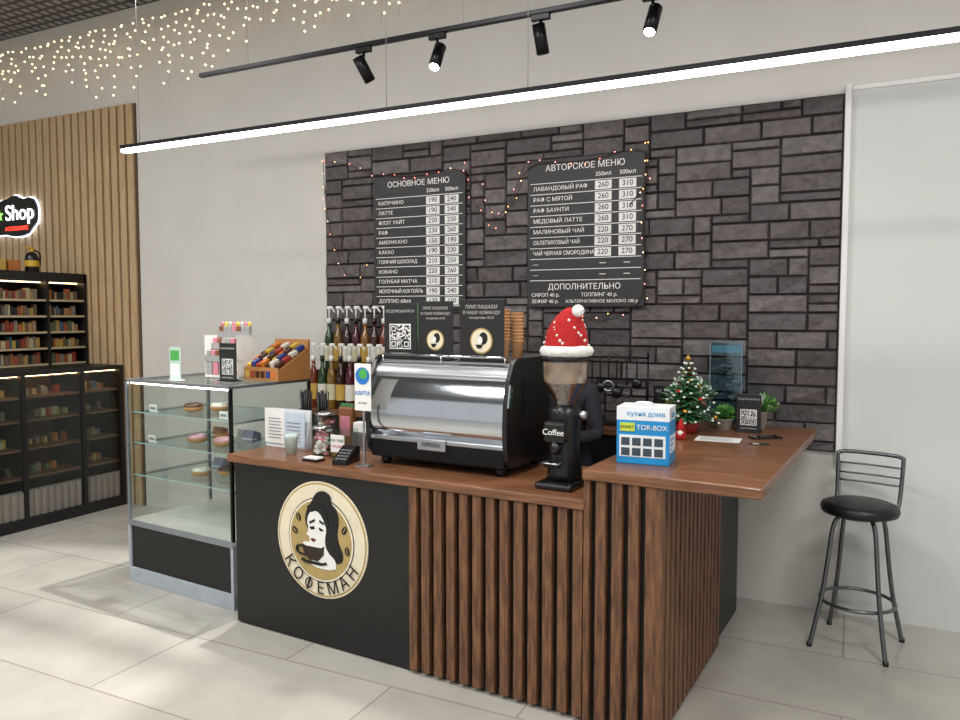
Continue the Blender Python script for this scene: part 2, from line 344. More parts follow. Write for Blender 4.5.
def cupstack(s,w,z,n,mat,r=.042):
    b=B('paper_cup_stack',L(s,w,z))
    for i in range(n): 
        zz=i*.016; b.lathe([(r*.72,zz),(r*.98,zz+.095),(r*1.03,zz+.097),(r*1.03,zz+.102),(r*.95,zz+.102),(r*.7,zz+.004)],(0,0,0),mat,20)
    b.done()
ZM=ZC+.457*MZ
cupstack(.86,.50,ZM,12,M('cup_green','5b7a5c',.6),.04); cupstack(.98,.52,ZM,12,CUPB); cupstack(1.235,.36,ZM,12,CUPM,.034); cupstack(1.51,.34,ZM,9,CUPM,.03); cupstack(1.33,.52,ZM,10,CUPM)
def qr(b,x0,z0,size,y,seed):
    rr=random.Random(seed); n=21; c=size/n; b.box(x0-c,x0+size+c,y-.001,y,z0-c,z0+size+c,WHITE)
    def fnd(i,j):
        for (a,d) in ((0,0),(14,0),(0,14)):
            if a<=i<a+7 and d<=j<d+7:
                k=max(abs(i-a-3),abs(j-d-3)); return k!=2
        return None
    for i in range(n):
        for j in range(n):
            f=fnd(i,j); f=rr.random()<.48 if f is None else f
            if f: b.quad([(x0+i*c,y-.0018,z0+j*c),(x0+(i+1)*c,y-.0018,z0+j*c),(x0+(i+1)*c,y-.0018,z0+(j+1)*c),(x0+i*c,y-.0018,z0+(j+1)*c)],PRINTBK)
GREYT=M('grey_ink','b8b6b0',.6); SGN=M('sign_face','242324',.35)
def stand(name,s,w,z,W,H,kind,seed=1,rz=0,loc=None):
    b=B(name,loc or L(s,w,z),RC+rz)
    b.box(-W/2,W/2,0,.006,.004,H,SGN,.002); b.box(-W/2,W/2,-.02,.05,0,.006,BLK2,.002); b.box(-W*.3,W*.3,.006,.045,.004,.012,BLK2)
    if kind=='qr': qr(b,-W*.3,H*.2,W*.6,-.0005,seed)
    if kind=='logo':
        b.poly(circ(0,H*.34,W*.25,32),-.002,GOLD); b.poly(circ(0,H*.34,W*.22,32),-.003,CREAM); b.poly(circ(W*.05,H*.38,W*.12,20,.8),-.004,PRINTBK); b.poly(circ(-W*.02,H*.35,W*.075,20,.7),-.005,WHITE); b.poly([(-W*.12,H*.28),(W*.05,H*.28),(0,H*.22),(-W*.08,H*.22)],-.006,PRINTBK)
    o=b.done()
    if kind=='qr': text(o,'ПОДПИСЫВАЙСЯ',(0,-.002,H*.86),W*.1,GREYT,'CENTER'); text(o,'наша страница',(0,-.002,H*.1),W*.09,GREYT,'CENTER')
    if kind=='logo':
        text(o,'ПРИГЛАШАЕМ',(0,-.002,H*.88),W*.1,GREYT,'CENTER'); text(o,'В НАШУ КОМАНДУ',(0,-.002,H*.79),W*.09,GREYT,'CENTER'); text(o,'ежедневно 10-22',(0,-.002,H*.71),W*.07,GREYT,'CENTER')
    return o
stand('tabletop_sign',.89,.27,ZM,.19,.275,'qr',3,.05); stand('tabletop_sign',1.10,.27,ZM,.20,.285,'logo',1,.0); stand('tabletop_sign',1.375,.24,ZM,.24,.29,'logo',1,-.02)
b=B('promo_card',L(.80,.085,ZC),RC); BL=M('blue_print','2a78c8',.5); GRN=M('green_print','4fae55',.5)
b.box(-.05,.05,-.002,.002,.27,.50,WHITE,.001); b.poly(circ(0,.44,.042,28),-.004,BL); b.poly(circ(0.005,.45,.025,20),-.0055,GRN); b.box(-.005,.005,.002,.008,.0,.3,STEEL); b.box(-.04,.04,-.02,.03,0,.005,STEEL,.001)
o=b.done(); text(o,'КАРТА',(0,-.004,.355),.028,BL,'CENTER'); text(o,'меню',(0,-.004,.31),.02,GREYT,'CENTER')
# ---------------------------------------------------------------- grinder with hat
b=B('coffee_grinder',L(1.82,.17,ZC),RC)
b.box(-.085,.085,-.11,.12,0,.03,BLK2,.012); b.lathe([(.078,.03),(.074,.06),(.066,.16),(.066,.24),(.072,.30),(.072,.33),(.05,.35)],(0,.02,0),BLK2,28)
b.box(-.05,.05,-.1,-.04,.2,.29,BLK2,.015); b.box(-.035,.035,-.125,-.09,.10,.115,BMET,.004); b.tube([(-.03,-.06,.12),(-.035,-.13,.118),(.035,-.13,.118),(.03,-.06,.12)],.005,STEEL)
b.cyl((0,-.07,.2),(0,-.085,.15),.028,BLK2,r1=.018); b.cyl((.06,.02,.31),(.10,.02,.31),.018,STEEL)
HOPG=glass('smoked_plastic','efe6da',.22,.7,.12); BEAN=M('coffee_beans','4a2e1c',.5,noise=.5,scale=90,bump=1); HIN=M('hopper_inner_film','a8988a',.5,noise=.35,scale=25)
b.lathe([(.045,.35),(.05,.375),(.085,.43),(.098,.47),(.1,.54)],(0,.02,0),HOPG,32,cap=False); b.lathe([(.101,.54),(.103,.555),(.09,.565)],(0,.02,0),BLK2,32)
b.lathe([(.04,.352),(.046,.377),(.08,.43),(.084,.445),(.05,.46)],(0,.02,0),BEAN,28); b.lathe([(.088,.447),(.093,.47),(.095,.535)],(0,.02,0),HIN,28,cap=False)
o=b.done(); text(o,'Coffee',(0,-.103,.245),.036,WHITE,'CENTER')
RED=M('red_felt','b01c1e',.9,bump=.5,scale=60); FUR=M('white_fur','efeeea',.95,bump=.8,scale=70)
b=B('santa_hat',L(1.825,.19,ZC+.567),RC)
b.tor((0,0,.015),.092,.024,FUR,32); 
rs=[(.1,0,0),(.095,.0,.04),(.082,.0,.09),(.062,.006,.135),(.042,.018,.17),(.026,.032,.19)]
bm=bmesh.new(); R=[]
for r,dx,z in rs: R.append([bm.verts.new((dx+r*math.cos(2*PI*i/28)*(1+.06*math.sin(5*i+z*20)),r*math.sin(2*PI*i/28),z+.01)) for i in range(28)])
for a,c in zip(R,R[1:]):
    for i in range(28): bm.faces.new((a[i],a[(i+1)%28],c[(i+1)%28],c[i]))
bm.faces.new(R[-1]); b.add(bm,RED,True)
b.sph((.06,-.02,.185),.027,FUR)
for k in range(30):
    a=k*2.4; t=(k%11)/11*.9; z=.03+t*.13; r=.1*(1-t)+.05*t; b.sph((.01*t+r*math.cos(a),r*math.sin(a),z+.01),.0065,FUR,seg=8)
b.done()
# ---------------------------------------------------------------- syrup bottles on rack
b=B('bottle_rack',(-3.13,-.2,1.0)); b.box(-.32,.32,-.01,.14,0,.26,BMET,.004); b.done()
sy=['3a1d10','6b2a12','1f3d22','7a5a20','2a1712','4b1420','84561e']
k=0
for row,(yy,zz) in enumerate(((-.29,1.0),(-.125,1.26))):
    for i in range(8):
        x=-3.41+i*.078+(.015*row); k+=1
        b=B('syrup_bottle',(x,yy,zz),sc=(1,1,1.22)); g=M('syrup_%d'%(k%7),sy[k%7],.12,noise=.1,coat=.6)
        b.lathe([(.032,0),(.034,.01),(.034,.17),(.03,.2),(.014,.235),(.013,.27)],(0,0,0),g,18); b.lathe([(.0345,.05),(.0345,.14)],(0,0,0),M('label_%d'%(k%3),['d8cfae','c8a24a','e8e4da'][k%3],.6),18,cap=False)
        b.cyl((0,0,.27),(0,0,.30),.016,WHITE if k%2 else BLK2); b.cyl((0,0,.30),(0,0,.36),.005,WHITE); b.box(-.012,.03,-.01,.01,.355,.372,WHITE,.004); b.cyl((.025,0,.36),(.05,0,.335),.005,WHITE); b.done()
b=B('utensil_rack',(-1.25,-.2,1.0)); b.box(-.2,.2,-.06,.06,0,.012,BMET,.003)
for x in (-.19,.19): b.cyl((x,0,.01),(x,0,.43),.006,BMET)
b.tube([(-.19,0,.40),(.19,0,.40)],.006,BMET)
for i,x in enumerate((-.14,-.09,-.04,.01,.07,.13)):
    b.tube([(x,0,.40),(x,-.015,.41),(x,-.02,.38),(x,-.02,.2+.03*(i%3))],.005,BLK2,6,1)
    if i%2: b.sph((x,-.02,.19+.03*(i%3)),.032,BLK2,(1,.5,1))
    else: b.tor((x,-.02,.17+.03*(i%3)),.03,.007,STEEL if i==2 else BLK2,18,axis=(0,1,0))
b.done()
def pitcher(name,loc,mat,r=.05,h=.11):
    b=B(name,loc); b.lathe([(r,0),(r*1.03,.01),(r*.95,h*.5),(r*.75,h*.8),(r*.85,h),(r*.8,h),(r*.7,h*.8),(r*.9,h*.5),(r*.9,.012)],(0,0,0),mat,24); b.tube([(r*.75,0,h*.9),(r*1.6,0,h*.85),(r*1.6,0,h*.35),(r*.95,0,h*.25)],.006,mat,8,2); b.done()
pitcher('milk_pitcher',(-1.74,-.22,1.0),STEEL); pitcher('milk_pitcher',(-1.93,-.2,1.0),STEEL,.06,.14); pitcher('french_press',(-.985,-.22,1.0),BLK2,.045,.24)
b=B('blender',(-1.57,-.2,1.0)); b.lathe([(.07,0),(.065,.1),(.05,.13)],(0,0,0),BLK2); b.lathe([(.05,.13),(.07,.34),(.06,.345)],(0,0,0),GL,20,cap=False); b.lathe([(.072,.34),(.05,.37),(.02,.385)],(0,0,0),BLK2); b.tube([(.065,0,.32),(.105,0,.3),(.1,0,.18),(.058,0,.16)],.008,BLK2,8,2); b.done()
# ---------------------------------------------------------------- things on the low counter
GP=M('grey_print','8a8d92',.6)
b=B('leaflet_holder',L(.10,.27,ZC),RC); b.prismx([(.0,0),(.05,0),(.052,.21),(.046,.21)],-.15,.15,M('clear_plastic_white','d8dde0',.2)); b.box(-.15,.0,-.004,-.001,.02,.215,WHITE); b.box(.0,.15,-.006,-.003,.01,.2,M('leaflet_blue','c4d2e0',.5))
for i in range(7): b.box(-.12,-.03+.01*(i%2),-.0065,-.004,.05+i*.018,.054+i*.018,GP)
for i in range(6): b.box(.02,.12,-.008,-.006,.04+i*.02,.045+i*.02,GP)
b.done()
for ss,ww in ((.04,.50),(.15,.52)):
    b=B('straw_cup',L(ss,ww,ZC)); b.lathe([(.035,0),(.042,.16),(.038,.16),(.032,.01)],(0,0,0),BLK2)
    for i in range(18):
        a=i*2.4; r=.006*math.sqrt(i); b.cyl((r*math.cos(a)*.7,r*math.sin(a)*.7,.01),(r*math.cos(a)*1.5,r*math.sin(a)*1.5,.28+.01*(i%3)),.0035,BLK2,seg=8)
    b.done()
FILL=[M('packet_pink','d88a9a',.5),M('packet_white','e8e4de',.5),M('packet_brown','8a5a38',.5),M('packet_green','3f7a4a',.5)]
def jar(name,loc,r,h,fill,seed):
    rr=random.Random(seed); b=B(name,loc); b.lathe([(r,0),(r*1.02,h*.9),(r*.9,h)],(0,0,0),GL,24,cap=False); b.lathe([(r*.95,0),(r*.95,.004)],(0,0,0),GL,24)
    for i in range(44):
        a=rr.random()*6.28; q=rr.random()*r*.72; z=.006+(i/44)*h*.85; b.box(q*math.cos(a)-.014,q*math.cos(a)+.014,q*math.sin(a)-.009,q*math.sin(a)+.009,z,z+.014,rr.choice(fill),.002,rot=('Z',a))
    b.lathe([(r*.97,h),(r*.97,h+.012),(r*.3,h+.02)],(0,0,0),STEEL); b.done()
jar('sugar_packet_jar',L(.33,.34,ZC),.055,.19,FILL,1); jar('candy_jar',L(.43,.20,ZC),.05,.14,FILL[:2],2); 
b=B('tip_box',L(.56,.22,ZC),RC); b.box(-.06,.06,-.045,.045,0,.005,GL); b.box(-.06,.06,-.045,-.042,0,.15,GL); b.box(-.06,.06,.042,.045,0,.15,GL); b.box(-.06,-.057,-.045,.045,0,.15,GL); b.box(.057,.06,-.045,.045,0,.15,GL); b.box(-.045,.045,-.049,-.0455,.03,.12,WHITE,.001)
CO=M('bauble_gold','d0a040',.25,.6)
for i in range(9): b.lathe([(.02,0),(.02,.003)],(-.03+.03*(i%3),-.02+.02*(i//3),.006+.004*(i%2)),CO,14)
o=b.done(); text(o,'НА ЧАЙ',(0,-.0495,.09),.022,PRINTBK,'CENTER'); text(o,'СПАСИБО',(0,-.0495,.06),.016,RED,'CENTER')
b=B('napkin_holder',L(.52,.44,ZC),RC); b.box(-.06,.06,-.035,.035,0,.01,STEEL,.002); b.box(-.06,.06,-.035,-.031,.01,.1,STEEL,.001); b.box(-.06,.06,.031,.035,.01,.1,STEEL,.001); b.box(-.055,.055,-.028,.028,.01,.15,WHITE,.004); b.done()
b=B('gingerbread_pack',L(.36,.49,ZC),RC); b.box(-.05,.05,-.02,.02,0,.22,FILL[2],.01); b.box(-.035,.035,-.022,-.02,.06,.17,FILL[0],.001); b.box(-.045,.045,-.006,.006,.21,.24,FILL[3],.003); b.done()
b=B('card_terminal',L(.68,.09,ZC),RC+.2); b.prismx([(-.06,0),(.08,0),(.08,.075),(.05,.08),(-.06,.02)],-.04,.04,BLK2); 
for i in range(3):
    for j in range(4): b.box(-.028+i*.021,-.012+i*.021,-.05+j*.02,-.038+j*.02,.026+j*.011,.032+j*.011,M('key_grey','7a7d80',.5),.001)
b.done()
b=B('lidded_cup',L(.27,.14,ZC)); b.lathe([(.026,0),(.036,.085),(.038,.09),(.038,.1),(.03,.108)],(0,0,0),M('cup_teal','bfd0cc',.5),20); b.done()
b=B('business_card_tray',L(.50,.06,ZC),RC); b.box(-.05,.05,-.03,.03,0,.012,BLK2,.002); b.box(-.045,.045,-.026,.026,.012,.02,WHITE,.001); b.done()
# ---------------------------------------------------------------- blue/white box
b=B('gadget_carton',L(2.06,.17,ZB),RC+.12); BX=M('carton_blue','1b8fd0',.35,noise=.1); BXW=M('carton_white','e9eef2',.35)
b.box(0,.215,0,.15,0,.235,BX,.003); b.box(.0,.215,-.001,.151,.18,.2355,BXW,.001); b.box(.215,.2165,.01,.14,.05,.12,BXW); b.box(.012,.2,-.0015,0,.03,.12,BXW)
for i in range(4):
    for j in range(2): b.box(.02+i*.045,.055+i*.045,-.003,-.001,.035+j*.042,.067+j*.042,M('carton_icon','3a4a58',.5),.0005)
b.box(.015,.075,-.003,-.001,.135,.17,M('lime_print','c8d84a',.5))
for i in range(3): b.box(.2165,.218,.02,.045+i*.03,.06+i*.02,.068+i*.02,BX)
b.tube([(.06,.07,.236),(.07,.06,.25),(.13,.06,.25),(.14,.07,.236)],.004,BXW,8,2)
o=b.done(); text(o,'кухня дома',(.12,-.002,.208),.028,BX,'CENTER'); text(o,'SMART',(.045,-.0035,.152),.018,PRINTBK,'CENTER'); text(o,'TOR-BOX',(.145,-.002,.152),.028,WHITE,'CENTER'); text(o,'TOR',(.2168,.075,.2),.03,BX,'CENTER',rot=(PI/2,0,PI/2))
# christmas tree
b=B('tabletop_christmas_tree',L(2.10,1.12,ZB),sc=(1.4,1.4,1.1)); GN=M('fir_green','1f5a2c',.7,noise=.3); GN2=M('fir_light','5a8a58',.7,noise=.3); SNOW=M('snow_tip','dfe8e0',.8)
b.lathe([(.035,0),(.045,.05),(.04,.055)],(0,0,0),M('pot_red','a32b22',.6)); b.cyl((0,0,.05),(0,0,.34),.006,M('trunk','5a3b22',.8))
for t in range(13):
    z=.08+t*.021; r=.12*(1-t/14)
    for k in range(26):
        a=k*2*PI/26+t*.37; d=Vector((math.cos(a),math.sin(a),-.25+random.uniform(-.15,.2))); p=Vector((0,0,z)); q=p+d*r*random.uniform(.75,1.1); n=Vector((-math.sin(a),math.cos(a),0))*.009
        b.quad([p+n*.3,p-n*.3,q*.6+p*.4-n,q,q*.6+p*.4+n],GN if k%3 else GN2)
        if k%4==0: b.ico(q,.006,SNOW)
for k in range(14):
    a=k*2.4; t=k/14; b.sph((.1*(1-t)*math.cos(a),.1*(1-t)*math.sin(a),.08+t*.24),.009,M('bauble_red','c02020',.2) if k%2 else MC['bauble_gold'],seg=10)
b.lathe([(.001,.0),(.012,.015),(.001,.035)],(0,0,.335),MC['bauble_gold'],5)
b.done()
def plant(name,loc,pr,ph,n,size,c,potc):
    b=B(name,loc); b.lathe([(pr*.75,0),(pr,ph),(pr*1.05,ph),(pr*1.05,ph*.92),(pr*.9,ph*.9)],(0,0,0),potc,20)
    for k in range(n):
        a=random.random()*6.28; e=random.uniform(.1,1.45); d=Vector((math.cos(a)*math.cos(e),math.sin(a)*math.cos(e),math.sin(e))); p=Vector((0,0,ph*.9)); q=p+d*size*random.uniform(.6,1); u=d.cross(Vector((0,0,1))).normalized()*size*.14
        b.tube([p,q],.0015,c[0],5); m=p.lerp(q,.55); b.quad([m,m.lerp(q,.5)-u,q,m.lerp(q,.5)+u],random.choice(c))
        v=Vector((0,0,1)).cross(u).normalized()*size*.13 if u.length else Vector((.01,0,0)); b.quad([m.lerp(q,.3),m.lerp(q,.6)-v,q*.98+m*.02,m.lerp(q,.6)+v],random.choice(c))
    b.done()
LV=[M('leaf_a','4a8a38',.6),M('leaf_b','7ab04c',.6),M('leaf_c','35682c',.6)]
PW=M('pot_white','dcdcd6',.4)
plant('potted_plant',L(2.24,1.33,ZB),.045,.06,150,.09,LV,PW); plant('potted_plant',L(2.40,1.48,ZB),.035,.09,130,.12,LV+[SNOW],PW); plant('potted_fir_sprig',L(2.04,1.38,ZB),.04,.14,170,.17,[GN,GN2,SNOW],PW)
b=B('acrylic_brochure_holder',L(2.20,1.53,ZB),RC); b.box(-.085,.085,0,.004,.0,.46,GLB); b.box(-.085,.085,.03,.034,.0,.46,GLB); b.box(-.085,.085,-.02,.045,0,.004,GLB); 
EDG=M('acrylic_edge','a9cdd8',.2)
for x in (-.087,.084): b.box(x,x+.002,0,.004,0,.46,EDG)
b.box(-.087,.086,0,.034,.458,.4605,EDG)
b.box(-.08,.08,.015,.0165,.40,.44,M('brochure_blue','6f9fae',.5)); b.done()
o=stand('tabletop_sign',0,0,0,.125,.20,'qr',9,.0,loc=L(2.37,1.30,ZB))
b=B('paper_sheet',L(2.29,.98,ZB),RC+.1); b.box(-.105,.105,-.07,.07,0,.0015,WHITE)
for i in range(6): b.box(-.085,.07-.02*(i%2),-.05+i*.018,-.046+i*.018,.0015,.002,GP)
b.done()
b=B('smartphone',L(2.48,1.14,ZB),RC-.9); b.box(-.038,.038,-.075,.075,0,.009,BLK2,.003); b.box(-.034,.034,-.07,.07,.009,.0095,M('phone_screen','08090a',.05)); b.box(.01,.03,.045,.065,.0095,.0105,BMET,.0003); b.done()
b=B('business_card',L(2.49,.93,ZB),RC+.3); b.box(-.045,.045,-.027,.027,0,.003,SGN,.001); b.box(-.03,.0,-.01,.01,.003,.0035,CREAM); b.done()
b=B('gnome_figurine',L(2.13,.89,ZB),sc=(.8,.8,.8)); b.lathe([(.028,0),(.034,.02),(.028,.05),(.012,.06)],(0,0,0),RED,18); b.lathe([(.03,.055),(.02,.085),(.004,.13)],(0,0,0),RED,18); b.sph((0,-.025,.055),.009,M('skin_tone','d8a684',.6),seg=10); b.lathe([(.004,.01),(.02,.05),(.012,.056)],(0,-.02,0),FUR,14); b.done()
# ---------------------------------------------------------------- glass pastry display
P0=(-4.006,-1.365,0); RS=-math.radians(5.5)
def S(x,y,z): return (P0[0]+x*math.cos(RS)-y*math.sin(RS),P0[1]+x*math.sin(RS)+y*math.cos(RS),z)
ALU=M('aluminium_grey','9aa2a8',.35,.7); LGREY=M('light_grey_panel','a9b2ba',.5)
b=B('glass_display_case',P0,RS); W=.955;D=.62;H=1.26
b.box(.02,W-.02,.01,D-.01,.09,.36,BLACK,.002); b.box(0,W,0,D,.0,.09,LGREY,.003); b.box(0,W,0,D,.36,.385,M('case_base_white','f0ede6',.4),.002); b.box(0,W,-.003,.0,.355,.39,ALU)
b.box(W-.022,W,-.002,.03,.0,.37,LGREY,.002); b.box(0,.02,-.002,.03,0,.37,LGREY,.002)
for x0 in (0,W-.018):
    for y0 in (0,D-.018): b.box(x0,x0+.018,y0,y0+.018,.385,H-.015,BMET if x0 else ALU,.002)
for y0 in (0,D-.015): b.box(0,W,y0,y0+.015,H-.018,H,ALU,.002)
for x0 in (0,W-.015): b.box(x0,x0+.015,0,D,H-.018,H,ALU,.002)
GL2=glass('case_glass','f8fbfa',.04,.5); GSH=glass('shelf_glass','eef6f4',.10,.3)
b.box(.015,W-.015,.012,D-.012,H-.012,H-.004,GL2)
b.box(.018,W-.018,.004,.008,.385,H-.018,GL2); b.box(W-.010,W-.006,.018,D-.018,.385,H-.018,GL2); b.box(.006,.010,.018,D-.018,.385,H-.018,GL2); b.box(.018,W-.018,D-.010,D-.006,.385,H-.018,GL2)
SE=M('shelf_edge','a8c4bc',.2)
for z in (.66,.86,1.05):
    b.box(.02,W-.02,.04,D-.04,z,z+.007,GSH); b.box(.02,W-.02,.037,.04,z,z+.007,SE); b.box(.02,W-.02,D-.04,D-.037,z,z+.007,SE)
    for x in (.02,W-.03): b.box(x,x+.01,.03,D-.03,z-.01,z,ALU)
b.box(.03,W-.03,.02,.03,H-.03,H-.02,M('case_led','fff8f0',.4,es=9,noise=0))
b.done()
dn=[M('glaze_choc','4a2818',.3),M('glaze_pink','d89aa8',.3),M('glaze_white','e8e0d4',.3),M('glaze_caramel','a8682c',.3)]; DOUGH=M('dough','c08a4c',.7)
for row,(z,n) in enumerate(((1.057,2),(.867,3),(.667,2))):
    for i in range(n):
        b=B('donut',S(.36+i*.12+.03*row,.22+.10*(i%2),z),sc=(1.15,1.15,1.3)); b.tor((0,0,.02),.033,.020,DOUGH,20,(1,1,.9)); b.tor((0,0,.0245),.033,.0185,dn[(i*2+row)%4],20,(1,1,.9)); 
        b.done()
for i in range(6):
    b=B('wrapped_sandwich',S(.34+(i//2)*.14,.44,.667 if i%2 else .867),RS); b.prismx([(-.04,0),(.04,0),(.035,.05),(-.02,.07)],-.045,.045,[FILL[2],M('lavender_cake','8a86a0',.5),FILL[1]][i%3]); b.box(-.046,.046,-.041,.0,.012,.02,FILL[1]); b.done()
for i,(x,z) in enumerate(((.16,1.057),(.80,1.057),(.14,.867))):
    b=B('price_tag',S(x,.08,z),RS); b.box(-.035,.035,0,.002,0,.045,WHITE,.0005); b.box(-.035,.035,0,.02,0,.002,WHITE); b.box(-.025,.025,-.001,0,.015,.03,GP); b.done()
# things on display case
o=stand('tabletop_sign',0,0,0,.14,.225,'qr',5,.0,loc=S(.70,.20,H))
b=B('promo_card',S(.38,.08,H),RS); b.box(-.05,.05,0,.003,0,.20,M('card_green','bfd8cc',.5),.001); b.box(-.05,.05,-.01,.03,0,.004,WHITE,.001); b.box(-.04,.04,-.001,0,.12,.18,GRN); b.box(-.04,.04,-.001,0,.03,.1,WHITE); b.done()
b=B('lollipop_rack',S(.46,.42,H),RS,sc=(1.15,1,1.25)); b.box(-.13,.13,-.07,.07,0,.012,WHITE,.002)
PG=M('packet_grey','a8a8a8',.4); PS=M('packet_silver','c8c4c0',.3,.4)
for i,(yy,zz) in enumerate(((-.05,.09),(0,.15),(.05,.21))):
    b.box(-.13,.13,yy-.02,yy+.02,zz-.008,zz,WHITE,.001); b.box(-.13,.13,yy-.022,yy-.02,zz-.01,zz+.02,PG)
    for j in range(7): b.box(-.12+j*.035,-.09+j*.035,yy-.015,yy+.01,zz,zz+.045,[PG,FILL[0],FILL[2],PS][(i+j)%4],.002)
for j in range(5): b.box(-.12+j*.05,-.08+j*.05,-.068,-.055,.012,.08,[PG,FILL[0],PS][j%3],.004)
for x in (-.13,.127): b.box(x,x+.003,-.07,.07,0,.21,WHITE)
for j in range(8):
    x=-.11+j*.031; b.cyl((x,.05,.2),(x+.005,.05,.255),.0015,WHITE,seg=6); b.sph((x+.005,.05,.265),.014,[FILL[0],M('lolly_yellow','d8c84a',.4),M('lolly_grey','c4c4c4',.4)][j%3],(1,.5,1),10)
b.done()
b=B('candy_display_box',S(.83,.455,H),RS,sc=(1.1,1.1,1.15)); KR=M('carton_orange','b07a44',.5)
b.prismx([(-.11,0),(.13,0),(.13,.21),(.12,.21),(.11,.16),(-.09,.06),(-.11,.07)],-.13,.13,KR)
cc=[M('bar_%d'%i,c,.35) for i,c in enumerate(['c8a83a','2b4080','a03a2c','c8702c','4a2a1c','d8d0c0','4a2a1c'])]
for i in range(4):
    for j in range(7):
        y=-.08+i*.05; z=.066+i*.027; b.box(-.12+j*.035,-.09+j*.035,y-.02,y+.03,z+.005,z+.028+.012*(j%2),cc[(i*3+j)%7],.003,rot=('X',.4))
for i in range(6): b.box(-.12+i*.04,-.09+i*.04,-.1125,-.11,.015,.05,cc[(i*2)%7])
b.done()
# ---------------------------------------------------------------- bar stool
b=B('bar_stool',(.055,-.40,0),-math.radians(14),sc=(.96,.96,1)); GM=M('stool_steel','6d7074',.32,.85); VIN=M('black_vinyl','141415',.4,bump=.2,scale=80)
b.lathe([(.165,.665),(.182,.67),(.188,.69),(.182,.71),(.15,.722),(.0,.725)],(0,0,0),VIN,40)
b.lathe([(.12,.65),(.12,.665)],(0,0,0),GM,24)
for sx,sy in ((-1,-1),(1,-1),(1,1),(-1,1)):
    b.tube([(sx*.075,sy*.075,.655),(sx*.10,sy*.10,.62),(sx*.115,sy*.115,.45),(sx*.135,sy*.135,.25),(sx*.18,sy*.18,.0)],.0115,GM,10,2)
    b.lathe([(.014,0),(.014,.02)],(sx*.18,sy*.18,0),BLK2,12)
b.tor((0,0,.225),.178,.009,GM,40)
for sx in (-1,1): b.tube([(sx*.12,.08,.66),(sx*.15,.14,.67),(sx*.155,.17,.76),(sx*.16,.19,.935)],.0105,GM,10,2)
b.tube([(-.16,.19,.93),(-.12,.205,.94),(.12,.205,.94),(.16,.19,.93)],.0105,GM,10,1)
for z,y in ((.88,.192),(.83,.188),(.79,.182)): b.tube([(-.158,y-.005,z),(0,y+.01,z),(.158,y-.005,z)],.005,GM,8,1)
b.done()
# ---------------------------------------------------------------- neighbouring shop
SH=[M('product_%d'%i,c,.4) for i,c in enumerate(['c09a58','9a3c28','4a6a86','c0a448','c4b892','5d7050','7a6450','2a2a2c','b87034','8c8478','a05a3a','b08c68'])]
BRN=M('shelf_brown','6b4630',.5); 
def goods(b,x0,x1,y0,y1,z,h,rr,dens=1):
    y=y0
    while y<y1-.03:
        w=rr.uniform(.018,.042)
        if rr.random()<dens: b.box(x0+rr.uniform(0,.02),x0+.06,y,y+w-.004,z,z+h*rr.uniform(.6,1),rr.choice(SH))
        y+=w
rr=random.Random(4)
b=B('tall_product_cabinet'); X0,X1=-6.52,-6.1; Y0,Y1=-2.1,-.05
b.box(X0,X0+.02,Y0,Y1,0,2.01,BLACK); b.box(X0,X1,Y0,Y0+.02,0,2.01,BLACK); b.box(X0,X1,Y1-.02,Y1,0,2.01,BLACK); b.box(X0,X1,Y0,Y1,1.93,2.01,BLACK); b.box(X0,X1,Y0,Y1,0,1.2,BLACK)
b.box(X0,X1+.005,-.42,-.40,1.2,2.01,BLACK)
ZS=(1.24,1.375,1.51,1.645,1.78)
SL=M('shelf_led','ffd8a0',.4,es=8,noise=0)
for z in ZS: b.box(X0,X1-.01,Y0,Y1,z-.012,z,BRN); b.box(X1-.012,X1-.008,Y0+.02,Y1-.02,z-.016,z+.002,M('price_rail','b8a888',.5))
b.box(X1-.1,X1-.08,Y0+.03,Y1-.03,1.922,1.93,SL); b.done()
b=B('shelf_products')
for z in ZS:
    goods(b,-6.24,-6.7,-2.05,-.44,z,.095,rr); goods(b,-6.24,-6.7,-.39,-.08,z,.095,rr)
b.done()
b=B('low_display_counter'); X0,X1=-6.08,-5.66; Y0,Y1=-2.6,-.05
b.box(X0,X1,Y0,Y1,0,.09,BLACK); b.box(X0,X0+.02,Y0,Y1,.09,1.18,BRN); b.box(X0,X1+.01,Y0,Y1,1.185,1.22,BLACK,.003)
for y in (-2.6,-1.7,-.95,-.45,-.085): b.box(X1-.035,X1,y,y+.035,.09,1.185,BLACK); b.box(X0,X1-.03,y+.01,y+.025,.09,1.185,BLACK)
for z in (.40,.62,.84,1.02): b.box(X0+.02,X1-.03,Y0,Y1,z-.015,z,BRN)
RBG=M('ribbed_grey','8a857c',.6); b.box(X1-.05,X1-.03,Y0,Y1,.09,.30,RBG)
y=Y0
while y<Y1-.03: b.box(X1-.03,X1-.015,y,y+.03,.09,.29,RBG); y+=.06
b.box(X1-.012,X1-.008,Y0+.02,Y1-.02,.30,1.17,GL)
b.box(X1-.08,X1-.06,Y0+.03,Y1-.03,1.175,1.183,M('shelf_led2','ffd09a',.4,es=9,noise=0))
b.done()
b=B('counter_products')
for z in (.40,.62,.84,1.02): goods(b,-5.9,-6.4,-2.55,-.1,z,.07,rr,.6)
b.done()
b=B('product_carton_pile',(-6.3,-.48,2.01))
for i,(y,z,c) in enumerate(((-.5,0,3),(-.4,0,0),(-.28,0,3),(-.46,.1,0),(-.16,0,8),(-.33,.1,3))): b.box(-.08,.06,y,y+.095,z,z+.095,SH[c],.003)
b.done()
